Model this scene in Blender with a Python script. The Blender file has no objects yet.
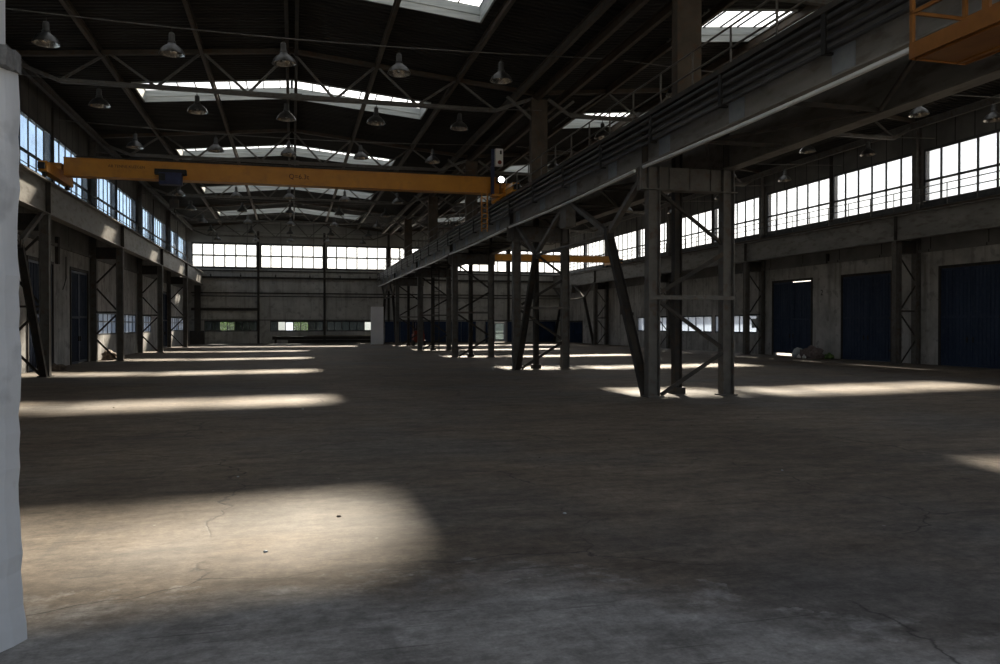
import bpy, math, random
from mathutils import Vector, Matrix
random.seed(7)
C = bpy.context.scene.collection
SC = bpy.context.scene

# ------------------------------------------------------------------ materials
def new_mat(name):
    m = bpy.data.materials.new(name); m.use_nodes = True
    nt = m.node_tree; nt.nodes.clear()
    out = nt.nodes.new('ShaderNodeOutputMaterial')
    return m, nt, out

def rgb(c): return (c[0], c[1], c[2], 1)

def mat(name, c1, c2=None, scale=3.0, rough=.7, metal=0.0, bump=.15, stretch=(1,1,1), detail=6, lo=.35, hi=.65, c3=None, s3=14, amt3=.5, bscale=None, spec=.3):
    """two or three tone procedural material in object/world space"""
    m, nt, out = new_mat(name); N = nt.nodes; L = nt.links
    b = N.new('ShaderNodeBsdfPrincipled'); L.new(b.outputs[0], out.inputs[0])
    b.inputs['Roughness'].default_value = rough; b.inputs['Metallic'].default_value = metal
    b.inputs['Specular IOR Level'].default_value = spec
    g = N.new('ShaderNodeNewGeometry'); mp = N.new('ShaderNodeMapping'); mp.inputs['Scale'].default_value = stretch
    L.new(g.outputs['Position'], mp.inputs[0])
    n = N.new('ShaderNodeTexNoise'); n.inputs['Scale'].default_value = scale; n.inputs['Detail'].default_value = detail; n.inputs['Roughness'].default_value = .62
    L.new(mp.outputs[0], n.inputs['Vector'])
    r = N.new('ShaderNodeValToRGB'); r.color_ramp.elements[0].position = lo; r.color_ramp.elements[1].position = hi
    r.color_ramp.elements[0].color = rgb(c1); r.color_ramp.elements[1].color = rgb(c2 or c1)
    L.new(n.outputs[0], r.inputs[0]); col = r.outputs[0]
    if c3:
        n3 = N.new('ShaderNodeTexNoise'); n3.inputs['Scale'].default_value = s3; n3.inputs['Detail'].default_value = 8
        L.new(mp.outputs[0], n3.inputs['Vector'])
        r3 = N.new('ShaderNodeValToRGB'); r3.color_ramp.elements[0].position = .52; r3.color_ramp.elements[1].position = .68
        r3.color_ramp.elements[0].color = (0,0,0,1); r3.color_ramp.elements[1].color = (amt3,amt3,amt3,1)
        L.new(n3.outputs[0], r3.inputs[0])
        mx = N.new('ShaderNodeMix'); mx.data_type = 'RGBA'
        L.new(r3.outputs[0], mx.inputs[0]); L.new(col, mx.inputs[6]); mx.inputs[7].default_value = rgb(c3); col = mx.outputs[2]
    L.new(col, b.inputs['Base Color'])
    if bump:
        nb = N.new('ShaderNodeTexNoise'); nb.inputs['Scale'].default_value = bscale or scale*6; nb.inputs['Detail'].default_value = 6
        L.new(mp.outputs[0], nb.inputs['Vector'])
        bp = N.new('ShaderNodeBump'); bp.inputs['Strength'].default_value = bump; bp.inputs['Distance'].default_value = .02
        L.new(nb.outputs[0], bp.inputs['Height']); L.new(bp.outputs[0], b.inputs['Normal'])
    return m

M = {}
M['steel'] = mat('grey_painted_steel', (.105,.102,.096), (.155,.15,.142), 2.5, .6, .1, .05, c3=(.10,.06,.035), amt3=.6, s3=6)
M['steel_dark'] = mat('dark_sooty_steel', (.030,.029,.028), (.058,.053,.048), 2.0, .65, .1, .05, c3=(.08,.05,.03), amt3=.5, s3=5)
M['steel_brown'] = mat('brown_primer_steel', (.068,.055,.043), (.105,.086,.068), 2.2, .6, .1, .05, c3=(.12,.06,.03), amt3=.5, s3=5)
M['girder'] = mat('weathered_girder_paint', (.185,.18,.17), (.27,.262,.245), 1.1, .55, .05, .06, stretch=(1,.5,1.5), c3=(.08,.055,.04), amt3=.55, s3=4)
M['patch'] = mat('light_primer_patch', (.22,.25,.28), (.30,.33,.36), 3, .6, 0, .03)
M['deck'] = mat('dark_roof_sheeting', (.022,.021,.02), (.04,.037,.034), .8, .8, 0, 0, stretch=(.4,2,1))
M['curb'] = mat('pale_skylight_boarding', (.36,.385,.38), (.48,.50,.495), 2, .8, 0, .1, stretch=(.3,1,6), lo=.4, hi=.6)
M['yellow'] = mat('crane_yellow_paint', (.50,.20,.009), (.60,.26,.014), 1.2, .42, 0, .02, c3=(.30,.12,.02), amt3=.35, s3=3, spec=.5)
M['orange'] = mat('orange_brown_paint', (.19,.075,.014), (.26,.11,.022), 3, .5, 0, .05, c3=(.20,.07,.02), amt3=.6, s3=6)
M['navy'] = mat('navy_motor_paint', (.02,.025,.07), (.03,.04,.10), 5, .5, 0, .03)
M['black'] = mat('black_rubber', (.012,.012,.012), (.02,.02,.02), 5, .6, 0, .02)
M['lettering'] = mat('dark_lettering', (.05,.025,.01), (.07,.035,.012), 5, .6, 0, 0)
M['galv'] = mat('galvanised_pipe', (.84,.86,.88), (.93,.94,.95), 3, .3, .25, .03)
M['pipe_dark'] = mat('dark_busbar_tube', (.04,.04,.042), (.075,.075,.078), 3, .38, .3, .03)
M['blue_door'] = mat('blue_door_paint', (.022,.038,.078), (.04,.062,.115), 1.3, .5, .1, .08, stretch=(1,1,.5), c3=(.10,.12,.15), amt3=.3, s3=9)
M['blue_dark'] = mat('dark_blue_board', (.008,.022,.06), (.014,.034,.085), 1.5, .55, 0, .05)
M['lamp_shell'] = mat('lamp_aluminium', (.07,.07,.068), (.12,.12,.117), 6, .32, .6, .03)
M['lamp_body'] = mat('lamp_housing_grey', (.06,.06,.06), (.1,.1,.1), 6, .55, .2, .03)
M['white_paint'] = mat('grimy_white_paint', (.50,.53,.56), (.66,.68,.70), 1.5, .7, 0, .08, c3=(.25,.24,.22), amt3=.3, s3=3)
M['red'] = mat('red_machine_paint', (.16,.022,.015), (.22,.035,.02), 4, .5, 0, .03)
M['wood'] = mat('weathered_boards', (.16,.13,.10), (.28,.24,.19), 2, .8, 0, .15, stretch=(.6,3,3))
M['cloth_a'] = mat('crumpled_brown_sack', (.12,.09,.09), (.25,.21,.20), 8, .9, 0, .4)
M['cloth_b'] = mat('crumpled_grey_sheet', (.34,.38,.40), (.50,.54,.56), 8, .7, 0, .4)
M['rubble'] = mat('rubble', (.10,.08,.065), (.20,.16,.13), 9, .9, 0, .5)
M['white_plastic'] = mat('white_plastic', (.8,.8,.8), (.85,.85,.85), 4, .4, 0, 0)
M['leaf'] = mat('leaves', (.05,.10,.02), (.12,.2,.05), 6, .7, 0, .3)
M['bark'] = mat('bark', (.09,.07,.05), (.14,.11,.08), 8, .9, 0, .3)
M['winframe'] = mat('steel_window_frame', (.06,.065,.07), (.10,.105,.11), 4, .55, .2, .03)
M['ground'] = mat('outside_concrete_yard', (.34,.33,.31), (.48,.46,.43), .6, .9, 0, .1)

def plaster(name, base, pale, dirt):
    m, nt, out = new_mat(name); N = nt.nodes; L = nt.links
    b = N.new('ShaderNodeBsdfPrincipled'); L.new(b.outputs[0], out.inputs[0]); b.inputs['Roughness'].default_value = .9; b.inputs['Specular IOR Level'].default_value = .15
    g = N.new('ShaderNodeNewGeometry')
    n1 = N.new('ShaderNodeTexNoise'); n1.inputs['Scale'].default_value = .7; n1.inputs['Detail'].default_value = 9; n1.inputs['Roughness'].default_value = .65
    L.new(g.outputs['Position'], n1.inputs['Vector'])
    r1 = N.new('ShaderNodeValToRGB'); r1.color_ramp.elements[0].position=.36; r1.color_ramp.elements[1].position=.6
    r1.color_ramp.elements[0].color=rgb(base); r1.color_ramp.elements[1].color=rgb(pale); L.new(n1.outputs[0], r1.inputs[0])
    mp = N.new('ShaderNodeMapping'); mp.inputs['Scale'].default_value=(2.4,2.4,.22); L.new(g.outputs['Position'], mp.inputs[0])
    n2 = N.new('ShaderNodeTexNoise'); n2.inputs['Scale'].default_value = 1.3; n2.inputs['Detail'].default_value = 7; L.new(mp.outputs[0], n2.inputs['Vector'])
    r2 = N.new('ShaderNodeValToRGB'); r2.color_ramp.elements[0].position=.5; r2.color_ramp.elements[1].position=.74
    r2.color_ramp.elements[0].color=(0,0,0,1); r2.color_ramp.elements[1].color=(.75,.75,.75,1); L.new(n2.outputs[0], r2.inputs[0])
    mx = N.new('ShaderNodeMix'); mx.data_type='RGBA'; L.new(r2.outputs[0], mx.inputs[0]); L.new(r1.outputs[0], mx.inputs[6]); mx.inputs[7].default_value=rgb(dirt)
    # dirty damp foot of the wall, fresh flaking blotches
    n3 = N.new('ShaderNodeTexNoise'); n3.inputs['Scale'].default_value = 2.2; n3.inputs['Detail'].default_value = 9; L.new(g.outputs['Position'], n3.inputs['Vector'])
    r3 = N.new('ShaderNodeValToRGB'); r3.color_ramp.elements[0].position=.58; r3.color_ramp.elements[1].position=.64
    r3.color_ramp.elements[0].color=(0,0,0,1); r3.color_ramp.elements[1].color=(.5,.5,.5,1); L.new(n3.outputs[0], r3.inputs[0])
    mx2 = N.new('ShaderNodeMix'); mx2.data_type='RGBA'; L.new(r3.outputs[0], mx2.inputs[0]); L.new(mx.outputs[2], mx2.inputs[6]); mx2.inputs[7].default_value=rgb([c*.6 for c in base])
    L.new(mx2.outputs[2], b.inputs['Base Color'])
    bp = N.new('ShaderNodeBump'); bp.inputs['Strength'].default_value=.35; bp.inputs['Distance'].default_value=.02; L.new(n3.outputs[0], bp.inputs['Height']); L.new(bp.outputs[0], b.inputs['Normal'])
    return m
M['plaster'] = plaster('flaking_whitewash', (.34,.338,.33), (.54,.535,.525), (.20,.185,.165))
M['jamb'] = plaster('white_limewash', (.60,.62,.64), (.74,.76,.78), (.40,.41,.42))
M['farplaster'] = plaster('dusty_cream_render', (.38,.375,.355), (.50,.495,.475), (.25,.24,.22))

def panels(name, c1, c2, joint=1.0, axis='Y'):
    m, nt, out = new_mat(name); N = nt.nodes; L = nt.links
    b = N.new('ShaderNodeBsdfPrincipled'); L.new(b.outputs[0], out.inputs[0]); b.inputs['Roughness'].default_value=.85; b.inputs['Specular IOR Level'].default_value=.15
    g = N.new('ShaderNodeNewGeometry'); sp = N.new('ShaderNodeSeparateXYZ'); L.new(g.outputs['Position'], sp.inputs[0])
    n1 = N.new('ShaderNodeTexNoise'); n1.inputs['Scale'].default_value=.9; n1.inputs['Detail'].default_value=8; L.new(g.outputs['Position'], n1.inputs['Vector'])
    r1 = N.new('ShaderNodeValToRGB'); r1.color_ramp.elements[0].position=.35; r1.color_ramp.elements[1].position=.65
    r1.color_ramp.elements[0].color=rgb(c1); r1.color_ramp.elements[1].color=rgb(c2); L.new(n1.outputs[0], r1.inputs[0])
    d = N.new('ShaderNodeMath'); d.operation='DIVIDE'; L.new(sp.outputs[axis], d.inputs[0]); d.inputs[1].default_value=joint
    a = N.new('ShaderNodeMath'); a.operation='ADD'; L.new(d.outputs[0], a.inputs[0]); a.inputs[1].default_value=100.35
    f = N.new('ShaderNodeMath'); f.operation='FRACT'; L.new(a.outputs[0], f.inputs[0])
    lt = N.new('ShaderNodeMath'); lt.operation='LESS_THAN'; L.new(f.outputs[0], lt.inputs[0]); lt.inputs[1].default_value=.045/joint
    mx = N.new('ShaderNodeMix'); mx.data_type='RGBA'; L.new(lt.outputs[0], mx.inputs[0]); L.new(r1.outputs[0], mx.inputs[6]); mx.inputs[7].default_value=rgb([c*.25 for c in c1])
    L.new(mx.outputs[2], b.inputs['Base Color'])
    return m
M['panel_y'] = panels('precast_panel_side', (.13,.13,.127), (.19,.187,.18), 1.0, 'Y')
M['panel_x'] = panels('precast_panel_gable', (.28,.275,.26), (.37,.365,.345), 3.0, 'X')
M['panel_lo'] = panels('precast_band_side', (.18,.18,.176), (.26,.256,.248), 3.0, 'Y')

def floor_mat():
    m, nt, out = new_mat('dusty_worn_concrete_floor'); N = nt.nodes; L = nt.links
    b = N.new('ShaderNodeBsdfPrincipled'); L.new(b.outputs[0], out.inputs[0]); b.inputs['Specular IOR Level'].default_value=.3
    g = N.new('ShaderNodeNewGeometry'); P = g.outputs['Position']
    def noise(s, det=8, rough=.6, stretch=None, off=None):
        n = N.new('ShaderNodeTexNoise'); n.inputs['Scale'].default_value=s; n.inputs['Detail'].default_value=det; n.inputs['Roughness'].default_value=rough
        mp = N.new('ShaderNodeMapping'); mp.inputs['Scale'].default_value=stretch or (1,1,1); mp.inputs['Location'].default_value=off or (0,0,0)
        L.new(P, mp.inputs[0]); L.new(mp.outputs[0], n.inputs['Vector']); return n.outputs[0]
    def ramp(v, p0, p1, c0, c1):
        r = N.new('ShaderNodeValToRGB'); r.color_ramp.elements[0].position=p0; r.color_ramp.elements[1].position=p1
        r.color_ramp.elements[0].color=rgb(c0); r.color_ramp.elements[1].color=rgb(c1); L.new(v, r.inputs[0]); return r.outputs[0]
    def mix(f, a, c, mode='MIX'):
        x = N.new('ShaderNodeMix'); x.data_type='RGBA'; x.blend_type=mode
        L.new(f, x.inputs[0]) if not isinstance(f, float) else setattr(x.inputs[0], 'default_value', f)
        for s, v in ((6, a), (7, c)):
            if isinstance(v, tuple): x.inputs[s].default_value = rgb(v)
            else: L.new(v, x.inputs[s])
        return x.outputs[2]
    base = ramp(noise(.35, 9, .6), .35, .65, (.110,.088,.068), (.180,.148,.114))
    grey = ramp(noise(.22, 6, .55, off=(5,3,0)), .48, .62, (0,0,0), (.75,.75,.75))
    base = mix(grey, base, (.115,.11,.104))
    # paler cement around the gateway, raised further to make up for weak daylight
    sp = N.new('ShaderNodeSeparateXYZ'); L.new(P, sp.inputs[0])
    wob = noise(1.1, 6); ma = N.new('ShaderNodeMath'); ma.operation='MULTIPLY_ADD'; L.new(wob, ma.inputs[0]); ma.inputs[1].default_value=1.6
    x0 = N.new('ShaderNodeMath'); x0.operation='SUBTRACT'; L.new(sp.outputs['X'], x0.inputs[0]); x0.inputs[1].default_value=1.8
    x1 = N.new('ShaderNodeMath'); x1.operation='MAXIMUM'; L.new(x0.outputs[0], x1.inputs[0]); x1.inputs[1].default_value=0
    dx = N.new('ShaderNodeMath'); dx.operation='MULTIPLY_ADD'; L.new(x1.outputs[0], dx.inputs[0]); dx.inputs[1].default_value=1.0; L.new(sp.outputs['Y'], dx.inputs[2])
    L.new(dx.outputs[0], ma.inputs[2])
    mr = N.new('ShaderNodeMapRange'); mr.inputs['From Min'].default_value=5.6; mr.inputs['From Max'].default_value=6.3; mr.inputs['To Min'].default_value=.85; mr.inputs['To Max'].default_value=0.0
    L.new(ma.outputs[0], mr.inputs['Value'])
    base = mix(mr.outputs[0], base, (.285,.278,.264))
    rg = N.new('ShaderNodeMath'); rg.operation='COMPARE'; L.new(ma.outputs[0], rg.inputs[0]); rg.inputs[1].default_value=6.2; rg.inputs[2].default_value=.22
    rm = N.new('ShaderNodeMath'); rm.operation='MULTIPLY'; L.new(rg.outputs[0], rm.inputs[0]); L.new(ramp(noise(2.8, 9, .7, off=(1,6,0)), .50, .66, (0,0,0), (.5,.5,.5)), rm.inputs[1])
    base = mix(rm.outputs[0], base, (.40,.395,.38))
    fine = ramp(noise(9, 8, .7), .3, .7, (.62,.62,.62), (1.25,1.25,1.25))
    base = mix(1.0, base, fine, 'MULTIPLY')
    scr = ramp(noise(2.2, 10, .72, stretch=(.7,1.6,1), off=(3,3,3)), .32, .68, (.55,.54,.53), (1.42,1.42,1.42))
    base = mix(1.0, base, scr, 'MULTIPLY')
    lin = ramp(noise(7, 3, .5, stretch=(.12,3.0,1), off=(7,2,0)), .66, .70, (0,0,0), (.45,.45,.45))
    base = mix(lin, base, (.03,.028,.025))
    gr = ramp(noise(38, 4, .7), .3, .7, (.8,.8,.8), (1.2,1.2,1.2))
    base = mix(1.0, base, gr, 'MULTIPLY')
    # tyre marks / dark drag streaks, long in X
    st = ramp(noise(1.5, 6, .6, stretch=(.25,1.6,1)), .58, .72, (0,0,0), (.55,.55,.55))
    base = mix(st, base, (.05,.047,.043))
    st2 = ramp(noise(2.6, 5, .6, stretch=(1.5,.2,1), off=(9,1,0)), .62, .7, (0,0,0), (.35,.35,.35))
    base = mix(st2, base, (.06,.055,.05))
    # pale dust blotches
    pl = ramp(noise(.8, 9, .75, off=(2,8,0)), .62, .72, (0,0,0), (.55,.55,.55))
    base = mix(pl, base, (.21,.205,.195))
    # cracks : thin zero-crossings of a warped voronoi
    v = N.new('ShaderNodeTexVoronoi'); v.feature='DISTANCE_TO_EDGE'; v.inputs['Scale'].default_value=.28
    wn = N.new('ShaderNodeTexNoise'); wn.inputs['Scale'].default_value=1.3; wn.inputs['Detail'].default_value=6; L.new(P, wn.inputs['Vector'])
    vm = N.new('ShaderNodeVectorMath'); vm.operation='MULTIPLY_ADD'; L.new(wn.outputs['Color'], vm.inputs[0]); vm.inputs[1].default_value=(.9,.9,0); L.new(P, vm.inputs[2])
    L.new(vm.outputs[0], v.inputs['Vector'])
    cr = ramp(v.outputs['Distance'], .0, .0045, (.8,.8,.8), (0,0,0))
    gate = ramp(noise(.5, 3, off=(1,1,4)), .46, .54, (0,0,0), (1,1,1))
    crm = mix(1.0, cr, gate, 'MULTIPLY')
    base = mix(crm, base, (.022,.02,.018))
    # small grit specks
    sv = N.new('ShaderNodeTexVoronoi'); sv.inputs['Scale'].default_value=1.7; L.new(P, sv.inputs['Vector'])
    spk = ramp(sv.outputs['Distance'], .02, .035, (1,1,1), (0,0,0))
    base = mix(spk, base, (.24,.23,.21))
    L.new(base, b.inputs['Base Color'])
    rr = N.new('ShaderNodeMapRange'); L.new(noise(.7,7), rr.inputs['Value']); rr.inputs['To Min'].default_value=.55; rr.inputs['To Max'].default_value=.95; L.new(rr.outputs[0], b.inputs['Roughness'])
    bp = N.new('ShaderNodeBump'); bp.inputs['Strength'].default_value=.4; bp.inputs['Distance'].default_value=.008
    hs = N.new('ShaderNodeMath'); hs.operation='SUBTRACT'; L.new(noise(16, 9, .75), hs.inputs[0]); L.new(crm, hs.inputs[1])
    L.new(hs.outputs[0], bp.inputs['Height']); L.new(bp.outputs[0], b.inputs['Normal'])
    return m
M['floor'] = floor_mat()

def glass(name, tint, clear, rough=.05, diffuse=(.6,.65,.7), noise_dirt=True):
    """dusty pane: part transparent, the rest a thin translucent dust film"""
    m, nt, out = new_mat(name); N = nt.nodes; L = nt.links
    t = N.new('ShaderNodeBsdfTransparent'); t.inputs[0].default_value = rgb(tint)
    d = N.new('ShaderNodeBsdfTranslucent'); d.inputs[0].default_value = rgb(diffuse)
    mx = N.new('ShaderNodeMixShader'); 
    if noise_dirt:
        g = N.new('ShaderNodeNewGeometry'); n = N.new('ShaderNodeTexNoise'); n.inputs['Scale'].default_value=1.6; n.inputs['Detail'].default_value=5; L.new(g.outputs['Position'], n.inputs['Vector'])
        r = N.new('ShaderNodeMapRange'); L.new(n.outputs[0], r.inputs['Value']); r.inputs['From Min'].default_value=.3; r.inputs['From Max'].default_value=.7
        r.inputs['To Min'].default_value=max(0,1-clear-.12); r.inputs['To Max'].default_value=min(1,1-clear+.12); L.new(r.outputs[0], mx.inputs[0])
    else: mx.inputs[0].default_value = 1-clear
    L.new(t.outputs[0], mx.inputs[1]); L.new(d.outputs[0], mx.inputs[2])
    gl = N.new('ShaderNodeBsdfGlossy'); gl.inputs['Roughness'].default_value=rough; gl.inputs[0].default_value=(.8,.85,.9,1)
    m2 = N.new('ShaderNodeMixShader'); m2.inputs[0].default_value=.05; L.new(mx.outputs[0], m2.inputs[1]); L.new(gl.outputs[0], m2.inputs[2])
    L.new(m2.outputs[0], out.inputs[0])
    return m
M['glass'] = glass('dusty_window_glass', (.96,.98,1), .90)
M['glass_left'] = glass('sky_tint_side_window_glass', (.70,.83,.98), .92)  # bluish sky light on this side is put into the pane tint
M['glass_sky'] = glass('wired_skylight_glass', (.95,.98,1), .90)
M['glass_frost'] = glass('frosted_low_window_glass', (.80,.88,1), .35, diffuse=(.5,.56,.64))
M['glass_dirty'] = glass('blackened_low_window_glass', (.10,.12,.13), .97, diffuse=(.05,.055,.06))
M['glass_door'] = glass('grimy_door_glass', (.28,.33,.34), .97, diffuse=(.1,.1,.1))
M['glass_clear'] = glass('clear_low_window_glass', (.85,.92,.95), .99, noise_dirt=False)

def emit(name, c, s):
    m, nt, out = new_mat(name); e = nt.nodes.new('ShaderNodeEmission'); e.inputs[0].default_value = rgb(c); e.inputs[1].default_value = s
    nt.links.new(e.outputs[0], out.inputs[0]); return m
M['bulb'] = emit('lit_floodlight_lens', (1,.98,.95), 12)
M['lampglass'] = mat('lamp_inner_reflector', (.5,.49,.46), (.62,.6,.57), 5, .25, .8, 0)

# ------------------------------------------------------------------ mesh builder
class MB:
    def __init__(s): s.v=[]; s.f=[]; s.m=[]; s.sm=[]
    def add(s, vs, fs, mi=0, smooth=False):
        o=len(s.v); s.v += [tuple(v) for v in vs]; s.f += [tuple(i+o for i in f) for f in fs]; s.m += [mi]*len(fs); s.sm += [smooth]*len(fs); return s
    def box(s, x0,x1,y0,y1,z0,z1, mi=0):
        vs=[(x0,y0,z0),(x1,y0,z0),(x1,y1,z0),(x0,y1,z0),(x0,y0,z1),(x1,y0,z1),(x1,y1,z1),(x0,y1,z1)]
        return s.add(vs,[(0,3,2,1),(4,5,6,7),(0,1,5,4),(1,2,6,5),(2,3,7,6),(3,0,4,7)],mi)
    def prof(s, p0, p1, pts, up=(0,0,1), mi=0):
        """sweep a closed 2D outline (u = sideways, v = up) from p0 to p1"""
        p0=Vector(p0); p1=Vector(p1); d=(p1-p0).normalized(); u=Vector(up)
        if abs(d.dot(u))>.98: u=Vector((0,1,0))
        r=d.cross(u).normalized(); u=r.cross(d).normalized(); n=len(pts)
        vs=[p0+r*a+u*b for a,b in pts]+[p1+r*a+u*b for a,b in pts]
        fs=[(i,(i+1)%n,(i+1)%n+n,i+n) for i in range(n)]+[tuple(range(n-1,-1,-1)),tuple(range(n,2*n))]
        return s.add(vs,fs,mi)
    def bar(s, p0, p1, w, h=None, up=(0,0,1), mi=0):
        h=h or w; return s.prof(p0,p1,[(-w/2,-h/2),(w/2,-h/2),(w/2,h/2),(-w/2,h/2)],up,mi)
    def ibeam(s, p0, p1, w, h, tf=.02, tw=.014, up=(0,0,1), mi=0):
        W=w/2;H=h/2;t=tw/2
        return s.prof(p0,p1,[(-W,-H),(W,-H),(W,-H+tf),(t,-H+tf),(t,H-tf),(W,H-tf),(W,H),(-W,H),(-W,H-tf),(-t,H-tf),(-t,-H+tf),(-W,-H+tf)],up,mi)
    def angle(s, p0, p1, w, t=.012, up=(0,0,1), mi=0):
        return s.prof(p0,p1,[(-w/2,-w/2),(w/2,-w/2),(w/2,-w/2+t),(-w/2+t,-w/2+t),(-w/2+t,w/2),(-w/2,w/2)],up,mi)
    def tube(s, pts, r, n=10, mi=0):
        pts=[Vector(p) for p in pts]; rings=[]; vs=[]; fs=[]
        for i,p in enumerate(pts):
            d=(pts[min(i+1,len(pts)-1)]-pts[max(i-1,0)]).normalized(); u=Vector((0,0,1)) if abs(d.z)<.9 else Vector((1,0,0))
            a=d.cross(u).normalized(); b=a.cross(d)
            for k in range(n):
                t=2*math.pi*k/n; vs.append(p+a*math.cos(t)*r+b*math.sin(t)*r)
        for i in range(len(pts)-1):
            for k in range(n): fs.append((i*n+k,i*n+(k+1)%n,(i+1)*n+(k+1)%n,(i+1)*n+k))
        s.add(vs,fs,mi,True); o=len(vs)
        s.add(vs[:n],[tuple(range(n-1,-1,-1))],mi); s.add(vs[-n:],[tuple(range(n))],mi); return s
    def lathe(s, prof, c=(0,0,0), n=20, mi=0, smooth=True):
        vs=[]; fs=[]
        for r,z in prof:
            for k in range(n):
                t=2*math.pi*k/n; vs.append((c[0]+r*math.cos(t), c[1]+r*math.sin(t), c[2]+z))
        for i in range(len(prof)-1):
            for k in range(n): fs.append((i*n+k,i*n+(k+1)%n,(i+1)*n+(k+1)%n,(i+1)*n+k))
        return s.add(vs,fs,mi,smooth)
    def build(s, name, mats, parent=None, origin=None):
        if not isinstance(mats,(list,tuple)): mats=[mats]
        me=bpy.data.meshes.new(name)
        off=Vector(origin) if origin is not None else Vector((0,0,0))
        me.from_pydata([tuple(Vector(v)-off) for v in s.v],[],s.f)
        for m in mats: me.materials.append(M[m] if isinstance(m,str) else m)
        me.polygons.foreach_set('material_index', s.m); me.polygons.foreach_set('use_smooth', s.sm); me.update()
        o=bpy.data.objects.new(name, me); C.objects.link(o)
        if parent: o.parent=parent
        if origin is not None: o.location=off
        return o

def tag(o, label=None, cat=None, group=None, kind=None):
    if label: o['label']=label
    if cat: o['category']=cat
    if group: o['group']=group
    if kind: o['kind']=kind
    return o
def thing(name, loc, label, cat, group=None):
    o=bpy.data.objects.new(name,None); o.empty_display_size=.2; C.objects.link(o); o.location=loc
    return tag(o,label,cat,group)
def struct(o): o['kind']='structure'; return o
def sroot(name, loc=(0,0,0)):
    o=bpy.data.objects.new(name,None); o.empty_display_size=.2; C.objects.link(o); o.location=loc; return struct(o)
def copy_tree(o, parent=None):
    c=o.copy(); C.objects.link(c)
    if parent is not None: c.parent=parent
    for ch in list(o.children): copy_tree(ch, c)
    return c
ORD=['nearest','second nearest','third nearest','fourth nearest','fifth nearest','sixth nearest','seventh nearest','eighth nearest','ninth nearest','tenth nearest','eleventh nearest','twelfth nearest']

# ------------------------------------------------------------------ layout constants
XL, XR, XC = -9.3, 27.3, 9.3        # wall faces, centre line of the middle row
XRI = 26.85                         # inner face of right wall
YF, YB = 5.6, 77.6                  # near gable wall, far gable wall
GRID = [17.6+12*k for k in range(5)]      # column lines
NAVES = [(-9.0, 0.0, 9.0), (9.6, 18.0, 26.6)]
def roof_z(x):                      # underside of sheeting
    e,c,w = NAVES[0] if x<9.3 else NAVES[1]
    half = (c-e) if x<c else (w-c)
    return 11.62 - abs(x-c)*.095*(9.0/half if half else 1)
SKY_Y = [(22.9+12*k-1.42, 22.9+12*k+1.22) for k in range(-1,5)]

# ------------------------------------------------------------------ floor and outside
MB().box(-30,60,-9,YB+.3,-.3,0).build('floor','floor').__setitem__('kind','structure')
struct(MB().box(-160,160,YB+.3,240,-.35,-.05).box(-160,-30,-60,YB+.3,-.35,-.05).box(60,160,-60,YB+.3,-.35,-.05).box(-30,60,-60,-9,-.35,-.05).build('ground','ground'))

# ------------------------------------------------------------------ walls with openings
def cells(a, b, cuts): 
    s=sorted({a,b,*[c for c in cuts if a<c<b]}); return list(zip(s[:-1],s[1:]))
def wall(name, mats, axis, face, thick, a0, a1, z1, openings, zbands, extra_cut=()):
    mb=MB()
    acuts=[o[0] for o in openings]+[o[1] for o in openings]+list(extra_cut); zcuts=[o[2] for o in openings]+[o[3] for o in openings]+[z for z,_ in zbands]
    for (p,q) in cells(a0,a1,acuts):
        for (r,t) in cells(0,z1,zcuts):
            am=(p+q)/2; zm=(r+t)/2
            if any(o[0]<am<o[1] and o[2]<zm<o[3] for o in openings): continue
            mi=[m for z,m in zbands if zm>=z][-1]
            lo,hi=min(face,face+thick),max(face,face+thick)
            if axis=='x': mb.box(lo,hi,p,q,r,t,mi)
            else: mb.box(p,q,lo,hi,r,t,mi)
    return struct(mb.build(name,mats))

HI0,HI1,HM = 7.0,9.42,8.02           # high windows: sill, head, transom
LO0,LO1 = 1.22,2.36                  # low strip windows
side_bays=[(YF+6*k+(.22 if k%2==0 else .10), YF+6*k+(5.90 if k%2==0 else 5.78)) for k in range(12)]
left_doors=[(8.6,12.0),(20.2,23.6),(26.0,29.0),(32.3,35.6),(38.1,41.2),(63.0,66.3)]
left_low=[(42.4,47.5),(47.9,53.2),(54.0,58.6),(66.8,72.0),(72.4,77.0)]
right_doors=[(13.2,16.6),(19.2,22.6),(25.2,28.5),(31.2,34.8),(37.1,40.8),(72.0,77.0)]
right_low=[(42.4,47.3),(47.7,53.2),(54.0,59.4)]
DH=4.25
lop=[(a,b,HI0,HI1) for a,b in side_bays]+[(a,b,0,DH) for a,b in left_doors]+[(a,b,LO0,LO1) for a,b in left_low]
rop=[(a,b,HI0,HI1) for a,b in side_bays]+[(a,b,0,DH if a<70 else 2.15) for a,b in right_doors]+[(a,b,LO0,LO1) for a,b in right_low]
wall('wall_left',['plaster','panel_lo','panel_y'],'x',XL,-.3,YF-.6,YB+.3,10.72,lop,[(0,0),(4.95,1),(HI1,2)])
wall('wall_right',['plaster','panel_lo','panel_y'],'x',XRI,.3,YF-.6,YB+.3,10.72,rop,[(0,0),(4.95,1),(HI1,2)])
gable_bays=[(-9+6*k+.12,-9+6*k+5.88) for k in range(6)]
far_low=[(-7.8,-3.15),(-2.0,2.85),(3.15,7.4)]
far_door=(19.45,20.75)
fop=[(a,min(b,26.7),HI0-.08,HI1-.12) for a,b in gable_bays]+[(a,b,1.12,2.12) for a,b in far_low]+[(far_door[0],far_door[1],0,2.1)]
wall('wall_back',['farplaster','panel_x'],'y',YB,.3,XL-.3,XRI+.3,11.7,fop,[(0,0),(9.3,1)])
wall('wall_front',['jamb'],'y',YF-.3,.3,XL-.3,XRI+.3,11.7,[(-1.82,14.0,0,6.6)],[(0,0)])  # opening widened and raised out of view to let in more daylight

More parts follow.
